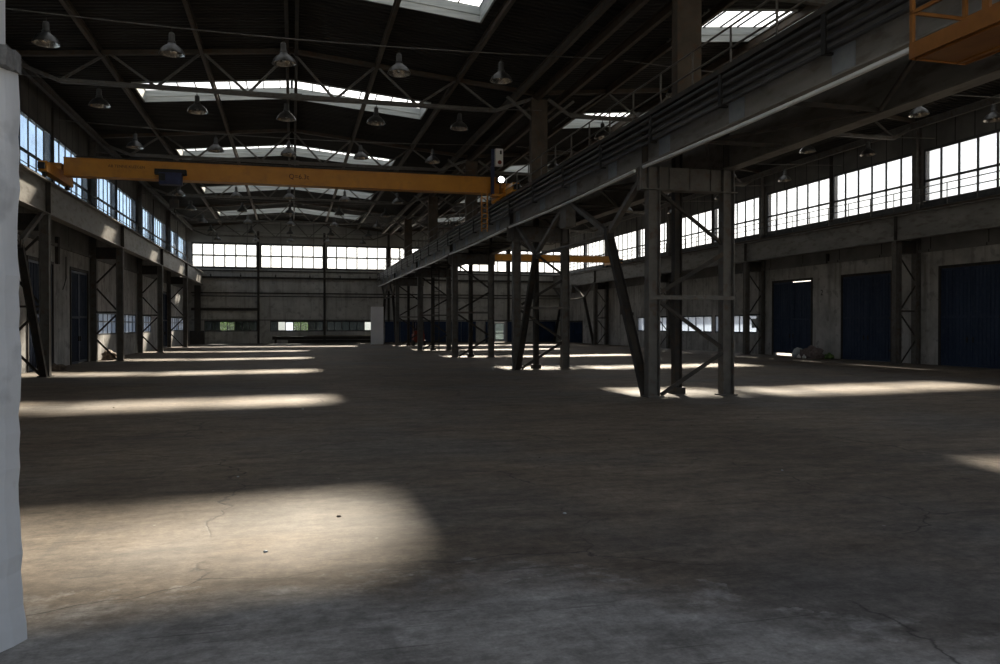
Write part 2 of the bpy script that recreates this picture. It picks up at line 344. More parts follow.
# worn left jamb of the gateway (inner return and broken concrete cap)
def jamb():
    mb=MB(); n=34; vs=[]
    for i in range(n):
        z=3.12*i/(n-1)
        w=.006*math.sin(z*5.1)+.004*math.sin(z*13+1)+.004*math.sin(z*29)
        fl=.055*max(0,.32-z)/.32
        fl*=.5; w+=.022; vs+=[(-2.6,YF-.3,z),(-2.6,4.25,z),(-1.80,4.36+w-fl,z),(-1.62+w+fl,4.58,z),(-1.50+w+fl,4.78,z),(-1.462+w+fl,4.88,z),(-1.55+w,4.95,z),(-1.84,YF-.3,z)]
    k=8; fs=[]
    for i in range(n-1):
        for j in range(k): fs.append((i*k+j,i*k+(j+1)%k,(i+1)*k+(j+1)%k,(i+1)*k+j))
    fs.append(tuple(range((n-1)*k,n*k)))
    mb.add(vs,fs,0)
    mb.box(-2.6,-1.507,4.36,4.90,3.12,6.6,0)
    return mb.build('wall_gate_jamb',['jamb'])
struct(jamb())
cap=MB(); random.seed(3)
for i in range(6):
    y0=4.30+i*.1
    cap.box(-2.6,-1.432+.02*(i-5)+random.random()*.012-(.02 if i==0 else 0),y0,y0+.1,3.06+random.random()*.04,3.165+random.random()*.03)
struct(cap.build('trim_gate_cap',mat('broken_concrete_cap',(.14,.14,.14),(.26,.26,.255),9,.9,0,.5)))
tag(MB().prof((-1.635,4.545,.22),(-1.635,4.545,.44),[(-.012,-.004),(.012,-.004),(.012,.004),(-.012,.004)]).prof((-1.665,4.53,.36),(-1.632,4.545,.45),[(-.012,-.004),(.012,-.004),(.012,.004),(-.012,.004)]).build('painted_mark',mat('faded_red_paint',(.25,.05,.06),(.34,.09,.09),9,.8)),'faded red painted stroke low on the white gateway jamb','paint mark')

# ------------------------------------------------------------------ windows
wn=[0]
def window(axis, face, a0,a1,z0,z1, nv, hz, frame_w=.05, gmat='glass', wall_t=.3, pane_mats=None, depth=.07):
    """axis 'x': lies in plane x=face; glazing bars at nv equal divisions and heights hz"""
    wn[0]+=1; nm='window_%d'%wn[0]; root=sroot(nm,(0,0,0)); fr=MB(); fw=frame_w
    lo,hi=min(face,face+wall_t),max(face,face+wall_t); mid=(lo+hi)/2 if abs(wall_t)<.25 else face+math.copysign(.03,wall_t)
    def B(mb,p,q,r,t,d=depth):
        if axis=='x': mb.box(mid-d/2,mid+d/2,p,q,r,t)
        else: mb.box(p,q,mid-d/2,mid+d/2,r,t)
    B(fr,a0,a1,z0,z0+fw*1.5); B(fr,a0,a1,z1-fw*1.5,z1); B(fr,a0,a0+fw,z0+fw*1.5,z1-fw*1.5); B(fr,a1-fw,a1,z0+fw*1.5,z1-fw*1.5)
    for k in range(1,nv):
        p=a0+(a1-a0)*k/nv; B(fr,p-fw/2,p+fw/2,z0+fw*1.5,z1-fw*1.5,depth*.8)
    for h in hz: B(fr,a0+fw,a1-fw,h-fw*.6,h+fw*.6,depth*.9)
    fr.build('window_frame','winframe',root)
    gm=MB()
    if pane_mats is None:
        B(gm,a0+fw,a1-fw,z0+fw,z1-fw,.008); gm.build('window_pane',gmat,root)
    else:
        for k in range(nv):
            g1=MB(); B(g1,a0+(a1-a0)*k/nv+fw/2,a0+(a1-a0)*(k+1)/nv-fw/2,z0+fw,z1-fw,.008); g1.build('window_pane',pane_mats[k%len(pane_mats)],root)
    return root
for a,b in side_bays:
    window('x',XL,a,b,HI0,HI1,6,[HM],.07,'glass_left',-.3,depth=.05)
    window('x',XRI,a,b,HI0,HI1,6,[HM],.08)
for a,b in gable_bays: window('y',YB,a,min(b,26.7),HI0-.08,HI1-.12,6,[8.12],.12)
random.seed(11)
for a,b in left_low: window('x',XL,a,b,LO0,LO1,5,[1.9],.05,'glass_frost',-.3)
for a,b in right_low: window('x',XRI,a,b,LO0,LO1,5,[],.06,'glass_frost')
D,CL,F='glass_dirty','glass_clear','glass_frost'
window('y',YB,far_low[0][0],far_low[0][1],1.12,2.12,7,[],.08,pane_mats=[D,D,CL,CL,D,D,D])
window('y',YB,far_low[1][0],far_low[1][1],1.12,2.12,7,[],.08,pane_mats=[D,CL,F,CL,CL,D,D])
window('y',YB,far_low[2][0],far_low[2][1],1.12,2.12,6,[],.08,pane_mats=[D,D,D,D,D,CL])

# ------------------------------------------------------------------ doors
dn=[0]
def big_door(x, side, y0, y1, h, open_gap=0.0, leaf_mat='blue_door', tilt=0.0, dark_leaf=False):
    dn[0]+=1; root=sroot('door_%d'%dn[0],(0,0,0)); s=side   # s=+1: door seen from -x side (right wall)
    fr=MB(); t=.12
    fr.box(x-.04*s if s>0 else x-.14, x+.14 if s>0 else x+.04, y0,y0+t,0,h); fr.box(x-.04 if s>0 else x-.14, x+.14 if s>0 else x+.04, y1-t,y1,0,h)
    fr.box(x-.04 if s>0 else x-.14, x+.14 if s>0 else x+.04, y0+t,y1-t,h-t,h); fr.build('door_frame','steel_dark',root)
    ym=(y0+y1)/2; xm=x+.03*s; hh=h-t-.02
    for k,(p,q) in enumerate(((y0+t-.0,ym-.012),(ym+.012+open_gap*.1,y1-t+.0))):
        z0=.004+(open_gap*1.2 if k==1 else 0); z1=(hh+.018)-(open_gap*.5 if k==0 else 0)
        m=MB().box(min(xm,xm+.06*s),max(xm,xm+.06*s),p,q,z0,z1)
        f=xm-.03*s; lo,hi=min(f,xm),max(f,xm)
        m.box(lo,hi,p+.0,p+.09,z0,z1).box(lo,hi,q-.09,q,z0,z1)
        for zz in (z0,z0+(z1-z0)*.5-.05,z1-.1): m.box(lo,hi,p+.09,q-.09,zz,zz+.1)
        nr=8
        for i in range(1,nr):
            yy=p+(q-p)*i/nr; m.box(lo+.004,hi,yy-.008,yy+.008,z0+.1,z1-.1)
        if k==0 and not open_gap: m.box(xm+.02*s if s>0 else xm-.06,xm+.06 if s>0 else xm-.02,q,q+.024,z0,z1)
        lf=m.build('door_leaf','blue_dark' if (dark_leaf and k==0) else leaf_mat,root)
        hy=(q-.16) if k==0 else (p+.12)
        MB().box(min(f-.05*s,f),max(f-.05*s,f),hy,hy+.035,1.0,1.22).build('door_handle','steel_dark',lf)
        if k==0:
            for zz in (.5,2.0,3.6):
                if zz<h-.3: MB().box(min(f-.02*s,f),max(f-.02*s,f),p-.03,p+.12,zz,zz+.08).build('door_hinge','steel_dark',lf)
    return root
for i,(a,b) in enumerate(left_doors): big_door(XL,-1,a,b,DH,open_gap=.03 if i==4 else 0)
for i,(a,b) in enumerate(right_doors):
    if a<70: big_door(XRI,1,a,b,DH,open_gap=.11 if i==4 else 0, leaf_mat='blue_door')
    else: big_door(XRI,1,a,b,2.15,leaf_mat='blue_dark')
# glazed personnel door in far wall
r=sroot('door_%d'%(dn[0]+1)); a,b=far_door
MB().box(a,a+.12,YB-.03,YB+.12,0,2.1).box(b-.12,b,YB-.03,YB+.12,0,2.1).box(a+.12,b-.12,YB-.03,YB+.12,1.98,2.1).build('door_frame','white_paint',r)
lf=MB().box(a+.12,a+.24,YB+.02,YB+.07,.02,1.97).box(b-.24,b-.12,YB+.02,YB+.07,.02,1.97).box(a+.24,b-.24,YB+.02,YB+.07,.02,.3).box(a+.24,b-.24,YB+.02,YB+.07,.85,.97).box(a+.24,b-.24,YB+.02,YB+.07,1.85,1.97).build('door_leaf','white_paint',r)
MB().box(a+.24,b-.24,YB+.04,YB+.05,.3,1.85).build('door_glass','glass_door',lf)

# ------------------------------------------------------------------ ceiling: corrugated sheeting with skylight openings
def ceiling():
    mb=MB(); pitch=.25
    ys=[]; y=YF-.6; i=0
    prof=[]  # (y, dz)
    while y<YB+.3:
        prof+= [(y,0),(y+pitch*.42,0),(y+pitch*.5,.05),(y+pitch*.92,.05)]; y+=pitch
    prof.append((y,0))
    for n,(e,c,w) in enumerate(NAVES):
        e2=(XL-.3) if n==0 else 9.3; w2=9.3 if n==0 else XRI+.3
        hx=[(-5.92,5.62)] if n==0 else [(-6.0,-2.25),(-1.4,6.0)]
        xs=sorted({e2,c,w2,*[c+v for h_ in hx for v in h_]})
        for a,b in zip(xs[:-1],xs[1:]):
            hole = any(c+h_[0]<(a+b)/2<c+h_[1] for h_ in hx)
            pr=[]
            # split profile at skylight edges
            cuts=sorted([v for s in SKY_Y for v in s])
            pts=list(prof)
            for cy in cuts:
                for j in range(len(pts)-1):
                    if pts[j][0]<cy<pts[j+1][0]:
                        t=(cy-pts[j][0])/(pts[j+1][0]-pts[j][0]); pts.insert(j+1,(cy,pts[j][1]+t*(pts[j+1][1]-pts[j][1]))); break
            eps=1e-4
            za=11.62-abs(a-c)*.095; zb=11.62-abs(b-c)*.095
            vs=[(a,p[0],za+p[1]) for p in pts]+[(b,p[0],zb+p[1]) for p in pts]; k=len(pts); fs=[]
            for j in range(k-1):
                ym=(pts[j][0]+pts[j+1][0])/2
                if hole and any(s0<ym<s1 for s0,s1 in SKY_Y): continue
                fs.append((j,j+1,k+j+1,k+j))
            mb.add(vs,fs)
            # upper insulation skin so the roof has thickness
            vs=[(a,p[0],za+.16) for p in pts]+[(b,p[0],zb+.16) for p in pts]; mb.add(vs,[tuple(reversed(f)) for f in fs])
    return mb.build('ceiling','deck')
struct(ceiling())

CH=.46
def skylight(c, y0, y1, e0=-6, e1=6):
    wn[0]+=1; root=sroot('window_%d'%wn[0])
    zr=lambda x: 11.62-abs(x-c)*.095
    fr=MB(); t=.06
    segs=[(c+p,c+q) for p,q in ((e0,0),(0,e1)) if q>p] if e0<0<e1 else [(c+e0,c+e1)]
    for (a,b) in segs:
        za,zb=zr(a),zr(b)
        for (p,q) in ((y0-t,y0),(y1,y1+t)):
            vs=[(a,p,za-.03),(b,p,zb-.03),(b,q,zb-.03),(a,q,za-.03),(a,p,za+CH),(b,p,zb+CH),(b,q,zb+CH),(a,q,za+CH)]
            fr.add(vs,[(0,3,2,1),(4,5,6,7),(0,1,5,4),(1,2,6,5),(2,3,7,6),(3,0,4,7)])
    for a in (c+e0-t,c+e1):
        fr.box(a,a+t,y0-t,y1+t,zr(a)-.03,zr(a)+CH)
    # boarding ledge half way up the lining
    for (a,b) in segs:
        fr.bar((a,y1-.02,zr(a)+CH*.45),(b,y1-.02,zr(b)+CH*.45),.04,.05)
        fr.bar((a,y0+.02,zr(a)+CH*.45),(b,y0+.02,zr(b)+CH*.45),.04,.05)
    fr.build('curb','curb',root)
    bars=MB()
    nb_=max(2,round((e1-e0)/.67))
    for k in range(0,nb_+1):
        x=c+e0+(e1-e0)*k/nb_; bars.box(x-.02,x+.02,y0,y1,zr(x)+CH-.03,zr(x)+CH+.02)
    if e0<0<e1: bars.box(c-.05,c+.05,y0,y1,zr(c)+CH-.05,zr(c)+CH+.02)
    bars.build('glazing_bars','winframe',root)
    g=MB()
    for (a,b) in segs:
        vs=[(a,y0,zr(a)+CH+.03),(b,y0,zr(b)+CH+.03),(b,y1,zr(b)+CH+.03),(a,y1,zr(a)+CH+.03)]
        g.add(vs,[(0,1,2,3)])
    g.build('window_pane','glass_sky',root)
SKY_X={0.0:[(-5.92,5.62)],18.0:[(-6.0,-2.25),(-1.4,6.0)]}
for c in (0.0,18.0):
    for (y0,y1) in SKY_Y:
        for e0,e1 in SKY_X[c]: skylight(c,y0,y1,e0,e1)

# ------------------------------------------------------------------ roof purlins
def purlin(x, label, mt='steel_brown', w=.12, h=.26, dz=0):
    z=11.62-abs(x-(0 if x<9.3 else 18))*.095-h/2-.012+dz
    o=MB().ibeam((x,YF,z),(x,YB-.02,z),w,h,.018,.012).build('roof_purlin',mt)
    tag(o,label,'beam','roof purlins')
for x,l in ((-6.22,'brown steel purlin under left nave roof, nearest the left wall'),(-3,'brown steel purlin under left nave roof, second from the left wall'),(-.16,'dark twin purlin at left nave ridge, left one of the pair'),(.16,'dark twin purlin at left nave ridge, right one of the pair'),
            (3,'brown steel purlin of left nave, first one right of the ridge'),(6,'brown steel purlin of left nave, second one right of the ridge'),
            (12,'steel purlin under right nave roof, nearest the middle columns'),(15,'steel purlin under right nave roof, second from the middle columns'),(18,'steel ridge purlin of the right nave'),
            (21,'steel purlin of right nave, first one right of its ridge'),(24,'steel purlin of right nave, nearest the right wall')):
    purlin(x,l,'steel_dark' if abs(x)<1 else 'steel_brown')
for x,z,l in ((8.35,10.55,'brown eaves beam along top of middle columns, left one'),(9.15,10.5,'brown eaves beam directly over the middle columns'),(10.2,10.55,'brown eaves beam along top of middle columns, right one'),(-8.75,10.42,'grey eaves beam above the left clerestory windows'),(26.3,10.42,'grey eaves beam above the right clerestory windows')):
    tag(MB().ibeam((x,YF,z),(x,YB-.02,z),.14,.30,.02,.014).build('eaves_beam','steel_brown' if 8<x<11 else 'steel'),l,'beam')

# ------------------------------------------------------------------ roof trusses
def make_truss(c, y, span_l, span_r, label):
    t=thing('roof_truss',(c,y,9.9),label,'roof truss','roof trusses across the hall')
    def P(x,z): return (x-c,0,z-9.9)
    top=lambda x: 11.50-abs(x-c)*.095
    mb=MB().bar(P(span_l,top(span_l)),P(c,top(c)),.16,.15).bar(P(c,top(c)),P(span_r,top(span_r)),.16,.15); mb.build('top_chord','steel_brown',t)
    bl,br=c-7.5,c+7.5; zb=9.88
    MB().bar(P(bl,zb),P(br,zb),.16,.14).bar(P(c-.05,zb+.0),P(c+.35,zb+.0),.22,.2).build('bottom_chord','steel',t)
    MB().bar(P(bl,zb),P(span_l,10.45),.11,.12).build('end_strut','steel',t); MB().bar(P(br,zb),P(span_r,10.45),.11,.12).build('end_strut','steel',t)
    nodes_b=[c-7.5,c-4.5,c-1.5,c+1.5,c+4.5,c+7.5]; nodes_t=[c-6,c-3,c,c+3,c+6]
    for i,x in enumerate(nodes_t):
        for xb in (nodes_b[i],nodes_b[i+1]): MB().bar(P(xb,zb),P(x,top(x)),.08,.08).build('diagonal','steel',t)
    return t
for k,y in enumerate([YF+.3]+GRID+[YB-.45]):
    make_truss(0,y,-9.0,9.0,'lattice roof truss spanning the left nave, %s to the camera'%ORD[k])
    make_truss(18,y,9.6,26.5,'lattice roof truss spanning the right nave, %s to the camera'%ORD[k])
# gable cross ties (thin rods hanging below the roof at the lamp rows)

# ------------------------------------------------------------------ lattice side columns
def side_column(s, y, label, splay=None):
    """s=-1 left wall, s=+1 right wall; inner leg face at XI"""
    xi = -7.82 if s<0 else 25.5; xo = -9.12 if s<0 else 26.67
    t=thing('lattice_column',(xi,y,0),label,'steel column','lattice columns along the side walls')
    def P(x,z,dy=0): return (x-xi,dy,z)
    c1=xi+s*.15
    MB().ibeam(P(c1,0),P(c1,5.38),.26,.30,.022,.016,up=(1,0,0)).box(-.05 if s>0 else -.35,.35 if s>0 else .05,-.2,.2,0,.03).build('inner_leg','steel',t)
    MB().ibeam(P(xo,0),P(xo,10.4),.26,.28,.022,.016,up=(1,0,0)).build('outer_leg','steel',t)
    a=c1+s*.15; b=xo-s*.14
    lo,hi=min(a,b),max(a,b)
    MB().box(lo-xi,hi-xi,-.16,.16,4.86,5.4).build('seat_box','steel_dark',t)
    for (x0,z0,x1,z1) in ((a,4.65,b,3.7),(b,3.45,a,2.45),(a,2.2,b,1.3),(b,1.02,a,.08)):
        MB().angle(P(x0,z0,-.08),P(x1,z1,-.08),.075).build('lacing_bar','steel_dark',t)
    MB().angle(P(a,2.33,-.1),P(b,2.33,-.1),.07).build('tie_bar','steel_dark',t)
    return t
for k,y in enumerate([YF+.4]+GRID):
    side_column(-1,y,'grey lattice steel column before the left wall, %s to the camera'%ORD[k])
    side_column(1,y,'grey lattice steel column before the right wall, %s to the camera'%ORD[k])

# ------------------------------------------------------------------ crane girders
def girder(name, x, s, z0, z1, label, mt='girder'):
    """s: side the hall is on; web near the hall face"""
    t=thing(name,(x,YF,z0),label,'crane girder')
    L=YB-.2-YF
    MB().box(-.012,.012,.02,L,.03,z1-z0-.03).build('web_plate',mt,t)
    MB().box(-.17,.17,.02,L,z1-z0-.03,z1-z0).build('top_flange',mt,t)
    MB().box(-.17,.17,.02,L,0,.03).build('bottom_flange',mt,t)
    for k,y in enumerate(GRID):
        MB().box(-.165,.165,y-YF-.015,y-YF+.015,.03,z1-z0-.03).build('stiffener','steel_dark',t)
    MB().prof((0,.02,z1-z0+.06),(0,L,z1-z0+.06),[(-.06,-.06),(.06,-.06),(.06,-.04),(.015,-.03),(.015,.01),(.035,.02),(.035,.05),(-.035,.05),(-.035,.02),(-.015,.01),(-.015,-.03),(-.06,-.04)]).build('crane_rail','steel_brown',t)
    return t
girder('crane_girder',-7.95,1,5.40,6.5,'grey crane girder with sun patches running along the left wall')
girder('crane_girder',25.67,-1,5.40,6.5,'grey crane girder running along the right wall below its windows')
girder('crane_girder',8.22,-1,5.52,6.46,'grey crane girder on middle columns, the left one carrying busbars')
girder('crane_girder',10.38,1,5.52,6.46,'grey crane girder on middle columns, the right one')
# soffit bracing and walkway of the middle row
w=thing('walkway',(9.3,YF,6.35),'dark plate walkway between the two middle crane girders','walkway')
MB().box(-.90,.90,.1,YB-YF-.6,0,.02).build('walkway_plate','steel_dark',w)
for k in range(23):
    y=.6+k*3.0; z=-.78
    s=1 if k%2 else -1
    MB().bar((-.9*s,y,z),(.9*s,y+3,z),.06,.06).build('soffit_bracing','steel_dark',w)
    MB().bar((-.9,y,z),(.9,y,z),.07,.07).build('soffit_tie','steel_dark',w)

# ------------------------------------------------------------------ middle towers
def tower(y, label):
    t=thing('trestle_tower',(9.3,y,0),label,'steel tower','trestle towers in the middle row')
    def P(x,z,dy=0): return (x-9.3,dy,z)
    MB().ibeam(P(8.33,0),P(8.33,5.5),.25,.30,.024,.018,up=(1,0,0)).box(-1.16,-.74,-.2,.2,0,.03).build('leg','steel',t)
    MB().ibeam(P(10.3,0),P(10.3,5.5),.25,.30,.024,.018,up=(1,0,0)).box(.80,1.2,-.2,.2,0,.03).build('leg','steel',t)
    MB().ibeam(P(9.35,0,.75),P(9.35,6.35,.75),.2,.2,.018,.014,up=(1,0,0)).box(-.12,.22,.6,.9,0,.16).build('middle_leg','steel_dark',t)
    m=MB().box(-1.30,1.22,.0,.02,4.94,5.5).box(-1.30,1.22,.15,.17,4.94,5.5).box(-1.30,1.22,-.15,.15,4.94,4.96).box(-1.28,-1.26,.02,.15,4.96,5.5).box(1.18,1.2,.02,.15,4.96,5.5)
    for xx in (-1.26,-.55,0,.55): m.box(xx,xx+.02,-.04,.0,4.94,5.5)
    m.build('head_beam','steel',t)
    for (x0,z0,x1,z1) in ((8.5,4.9,10.15,3.72),(10.15,3.45,8.5,2.5),(8.5,2.28,10.15,1.18),(10.15,1.05,8.5,.05)):
        MB().angle(P(x0,z0,-.06),P(x1,z1,-.06),.10).build('diagonal','steel_dark',t)
    MB().bar(P(8.2,2.38,-.12),P(10.45,2.38,-.12),.06,.10).build('tie_bar','steel',t)
    # roof post above the girders
    MB().box(-.40,-.37,-.15,.15,6.38,10.4).box(.20,.23,-.15,.15,6.38,10.4).box(-.37,.20,-.012,.012,6.38,10.4).box(-.37,.20,-.15,-.13,6.38,10.4).box(-.37,.20,.13,.15,6.38,10.4).build('roof_post','steel_brown',t)
    for s in (-1,1): MB().bar((s*.3,0,9.6),(s*1.35,0,10.45),.10,.10).build('knee_brace','steel',t)
    return t
for k,y in enumerate(GRID): tower(y,'open steel trestle tower in the middle row, %s to the camera'%ORD[k])

# ------------------------------------------------------------------ portal bracing between columns
def portal(x, y0, y1, label, sgn=1, mt='steel', upper_seat=True):
    """splayed A-legs from both feet, strut V to the girder, level tube between the knees"""
    t=thing('portal_bracing',(x,(y0+y1)/2,0),label,'steel bracing','portal bracing frames')
    ym=(y0+y1)/2
    def P(y,z): return (0,y-ym,z)
    ka=y0+2.65; kb=y1-2.65; kz=4.17
    for f,kn in ((y0+.28,ka),(y1-.28,kb)): MB().ibeam(P(f,.02),P(kn,kz),.16,.22,.018,.014,up=(1,0,0)).build('splayed_leg','steel_dark',t)
    for p,q in (((y0+.3),ka),((ym-.35),ka),((ym+.35),kb),((y1-.3),kb)):
        MB().bar(P(p,5.45),P(q,kz+.02),.13,.13).build('strut',mt,t)
    MB().tube([P(ka,kz),P(kb,kz)],.05,10).build('tie_tube','steel',t)
    MB().box(-.16,.16,-.3,.3,4.75,5.5).build('hanger_box','steel',t)
    for kn in (ka,kb): MB().box(-.09,.09,kn-ym-.14,kn-ym+.14,kz-.12,kz+.14).build('gusset_plate','steel_dark',t)
    return t
portal(8.3,17.6,29.6,'portal bracing of the middle row between the two nearest towers')
portal(8.3,65.6,77.2,'portal bracing of the middle row at its far end')
portal(-7.95,17.6,29.6,'portal bracing under the left wall crane girder, nearest the camera')
portal(25.6,65.6,77.2,'portal bracing under the right wall crane girder at the far end')

# ------------------------------------------------------------------ busbars, galvanised pipe, handrails
bb=thing('busbar_rack',(8.0,YF,6.0),'rack of four dark busbar tubes along left middle crane girder','busbar')
L=YB-YF-.3
for z in (.40,.24,.06,-.10): MB().tube([(-.10,.05,z),(-.10,L,z)],.05 if z>0 else .036,10).build('busbar_tube','pipe_dark',bb)
k=0
y=1.9
while y<L:
    m=MB().box(-.17,-.13,y,y+.10,-.16,.46).box(-.13,-.03,y,y+.10,.41,.46).box(-.13,.0,y+.02,y+.08,-.16,-.12)
    m.build('bracket','black',bb)
    MB().box(.18,.205,y-.22,y+.30,-.38,.0).build('primer_patch','patch',bb)
    y+=3.05
# edge channel of the walkway above the busbars
tag(MB().prof((7.93,YF+.02,6.52),(7.93,YB-.3,6.52),[(-.1,-.05),(.1,-.05),(.1,.05),(-.1,.05)]).build('kerb_channel','steel_dark'),'dark edge channel along the top of the left middle girder','edge channel')

stops=[YF+.1]+GRID+[YB-.3]
for k,(a,b) in enumerate(zip(stops[:-1],stops[1:])):
    pts=[]; n=10
    for i in range(n+1):
        u=i/n; y=a+.25+(b-a-.5)*u; pts.append((7.98,y,5.43-.05*math.sin(math.pi*u)))
    o=MB().tube(pts,.040,12).build('galvanised_pipe','galv')
    tag(o,'shiny galvanised pipe under the busbars, %s length to the camera'%ORD[k],'pipe','galvanised pipe lengths')
    
def handrail(x, y0, y1, z, hgt, step, label, mt='steel', rails=(1.0,.55), r=.022):
    t=thing('handrail',(x,y0,z),label,'handrail')
    y=0; 
    while y<=y1-y0:
        MB().tube([(0,y,0),(0,y,hgt)],r,6).build('post',mt,t); y+=step
    for f in rails: MB().tube([(0,0,hgt*f),(0,y1-y0,hgt*f)],r,6).build('rail',mt,t)
    return t
handrail(8.10,YF+.6,YB-.6,6.5,.92,1.5,'grey two-bar handrail on the left edge of middle walkway')
handrail(10.55,YF+.6,YB-.6,6.5,.92,1.5,'grey two-bar handrail on the right edge of middle walkway')
handrail(26.0,YF+.6,YB-.6,6.62,.95,1.5,'thin handrail in front of the right clerestory windows',rails=(1.0,.68,.36),r=.022)
handrail(-8.6,YF+.6,YB-.6,6.62,.85,1.5,'thin handrail in front of the left clerestory windows',rails=(1.0,.6),r=.016)
for x0,x1,l in ((-8.93,-8.3,'narrow service walkway behind the left crane girder'),(25.9,26.45,'narrow service walkway behind the right crane girder')):
    tag(MB().box(x0,x1,YF+.05,YB-.05,6.55,6.6).box(x0,x1,YF+.05,YB-.05,6.48,6.5).build('service_walkway','steel_dark'),l,'walkway')
# wall ledges, down pipes
for x,s in ((XL,1),(XRI,-1)):
    mb=MB(); mb.box(min(x,x+s*.10),max(x,x+s*.10),YF,YB,4.90,5.02)
    struct(mb.build('trim_1' if s>0 else 'trim_2','panel_lo'))
    mb=MB(); mb.box(min(x,x+s*.09),max(x,x+s*.09),YF,YB,HI0-.14,HI0-.02); struct(mb.build('trim_3' if s>0 else 'trim_4','winframe'))
for k in range(12):
    y=YF+6*k
    for x,s,wd in ((XL,1,'left'),(XRI,-1,'right')):
        if k%2==0 and k: continue
        o=MB().box(min(x,x+s*.05),max(x,x+s*.05),y-.10,y+.10,HI0-.1,10.4).build('window_post','steel_dark')
        tag(o,'dark steel post dividing the %s clerestory windows, %s to the camera'%(wd,ORD[(k)//2]),'window post','clerestory window posts')
tag(MB().box(XRI-.12,XRI,35.75,35.88,4.9,5.4).build('cable_duct','steel_dark'),'short dark cable duct on the right wall between two blue doors','duct')
tag(MB().box(XRI-.25,XRI-.01,61.6,62.4,2.6,4.9).box(XRI-.25,XRI-.01,60.2,61.6,2.5,2.75).build('downpipe','steel_dark'),'dark bent duct on the right wall near the far end','duct')
tag(MB().box(XL,XL+.12,35.9,36.15,4.2,5.3).build('cable_duct','steel_dark'),'short dark cable duct on left wall between the blue doors','duct')
tag(MB().tube([(XL+.06,37.3,4.6),(XL+.06,37.3,3.7),(XL+.07,37.0,3.4),(XL+.06,36.8,3.2)],.02,6).build('hanging_cable','black'),'loose black cable hanging on the left wall beside blue door','cable')

# ------------------------------------------------------------------ far wall details
for x in (-3.05,2.95,9.0,15,21):
    o=MB().ibeam((x,YB-.12,0),(x,YB-.12,10.4),.2,.22,.02,.014,up=(0,1,0)).build('gable_post','steel_dark')
    tag(o,{-3.05:'dark steel post on the far wall, left of the two in the left nave',2.95:'dark steel post on the far wall, right of the two in the left nave',9.0:'dark steel post on the far wall behind the middle towers',15:'dark steel post on the far wall of the right nave, left one',21:'dark steel post on the far wall of the right nave, right one'}[x],'steel post','gable posts')
for z,h,d,l,nm in ((6.1,.16,.35,'dark ledge beam across the far wall under its high windows','ledge_beam'),(4.68,.10,.12,'dark rail across the middle of the far wall','wall_rail'),(6.72,.10,.14,'sill rail directly below the high windows of the far wall','wall_rail'),(2.18,.07,.08,'dark lintel rail over the low windows of far wall','wall_rail')):
    tag(MB().box(-8.9,26.5,YB-d,YB-.005,z-h/2,z+h/2).build(nm,'steel_dark'),l,'wall rail')
tag(MB().tube([(-8.8,YB-.25,4.38),(26.4,YB-.25,4.38)],.045,8).build('heating_pipe','steel_dark'),'thin dark pipe running across the whole far wall','pipe')
tag(MB().box(-8.9,-3.1,YB-.2,YB-.005,3.05,3.3).build('wall_rail','steel_dark'),'short dark rail at lower left of the far wall','wall rail')
for i,x in enumerate((-7.2,-4.6,-1.5,1.6,4.4,7.2)):
    o=MB().box(x-.06,x+.06,YB-.33,YB-.22,6.18,6.36).tube([(x,YB-.28,6.36),(x,YB-.28,6.5)],.02,6).build('ledge_fitting','steel_dark')
    tag(o,'small dark fitting on the far wall ledge, number %s from the left'%['one','two','three','four','five','six'][i],'fitting','fittings on the far wall ledge')
# dark corner tower pipe
tag(MB().ibeam((-8.3,76.9,0),(-8.3,76.9,5.3),.5,.5,.03,.03,up=(0,1,0)).box(-8.9,-7.7,76.4,77.2,0,1.2).build('corner_duct','steel_dark'),'dark duct and cabinet standing in the far left corner','duct')
# blue boarding along the far wall (right nave)
def boarding(x0,x1,label):
    t=thing('blue_partition',((x0+x1)/2,YB-.3,0),label,'partition','blue partitions along far wall')
    n=max(1,round((x1-x0)/1.5)); w=(x1-x0)/n; o=(x0+x1)/2
    for i in range(n):
        a=x0+i*w-o; m=MB().box(a+.02,a+w-.02,-.04,.0,.08,2.05)
        for k in range(1,5): m.box(a+w*k/5-.012,a+w*k/5+.012,-.06,-.04,.1,2.03)
        m.build('panel','blue_dark',t)
    MB().box(x0-o,x1-o,.0,.05,0,.1).box(x0-o,x1-o,.0,.05,1.98,2.08).build('frame','steel_dark',t)
boarding(8.6,17.6,'long dark blue panel partition behind the middle towers')
boarding(18.55,19.4,'narrow dark blue panel left of the glazed far door')
boarding(20.8,22.2,'dark blue panel right of the glazed far door')
boarding(23.7,25.9,'wide dark blue panel near the far right corner')
# white stub wall
struct(MB().box(6.75,7.85,71.5,71.8,0,3.35).build('wall_stub',mat('bluish_white_board',(.74,.78,.84),(.84,.87,.92),1,.7)))
# timber / beam stack below the far windows
t=thing('beam_stack',(2.8,76.6,0),'long low stack of steel beams and boards below far windows','beam stack')
MB().ibeam((-4.6,0,.52),(4.9,0,.52),.3,.3,.03,.02).build('beam','steel_dark',t)
MB().ibeam((-3.2,-.4,.2),(4.6,-.4,.2),.3,.3,.03,.02).build('beam','steel_dark',t)
MB().box(-1.5,4.9,-.2,.3,.69,.76).build('board','wood',t)
for x in (-4.4,0,4.5): MB().box(x,x+.2,-.3,.3,0,.36).build('trestle','steel_dark',t)
for i,(x,y,l) in enumerate(((5.6,75.2,'pale board scrap on the floor before far window, left'),(6.4,75.5,'pale board scrap on floor before far window, right'),(8.6,74.2,'pale rubble piece on floor beside the white stub wall'))):
    tag(MB().box(x,x+.5,y,y+.25,0,.06).box(x+.15,x+.4,y+.05,y+.2,.06,.12).build('board_scrap','wood'),l,'debris')
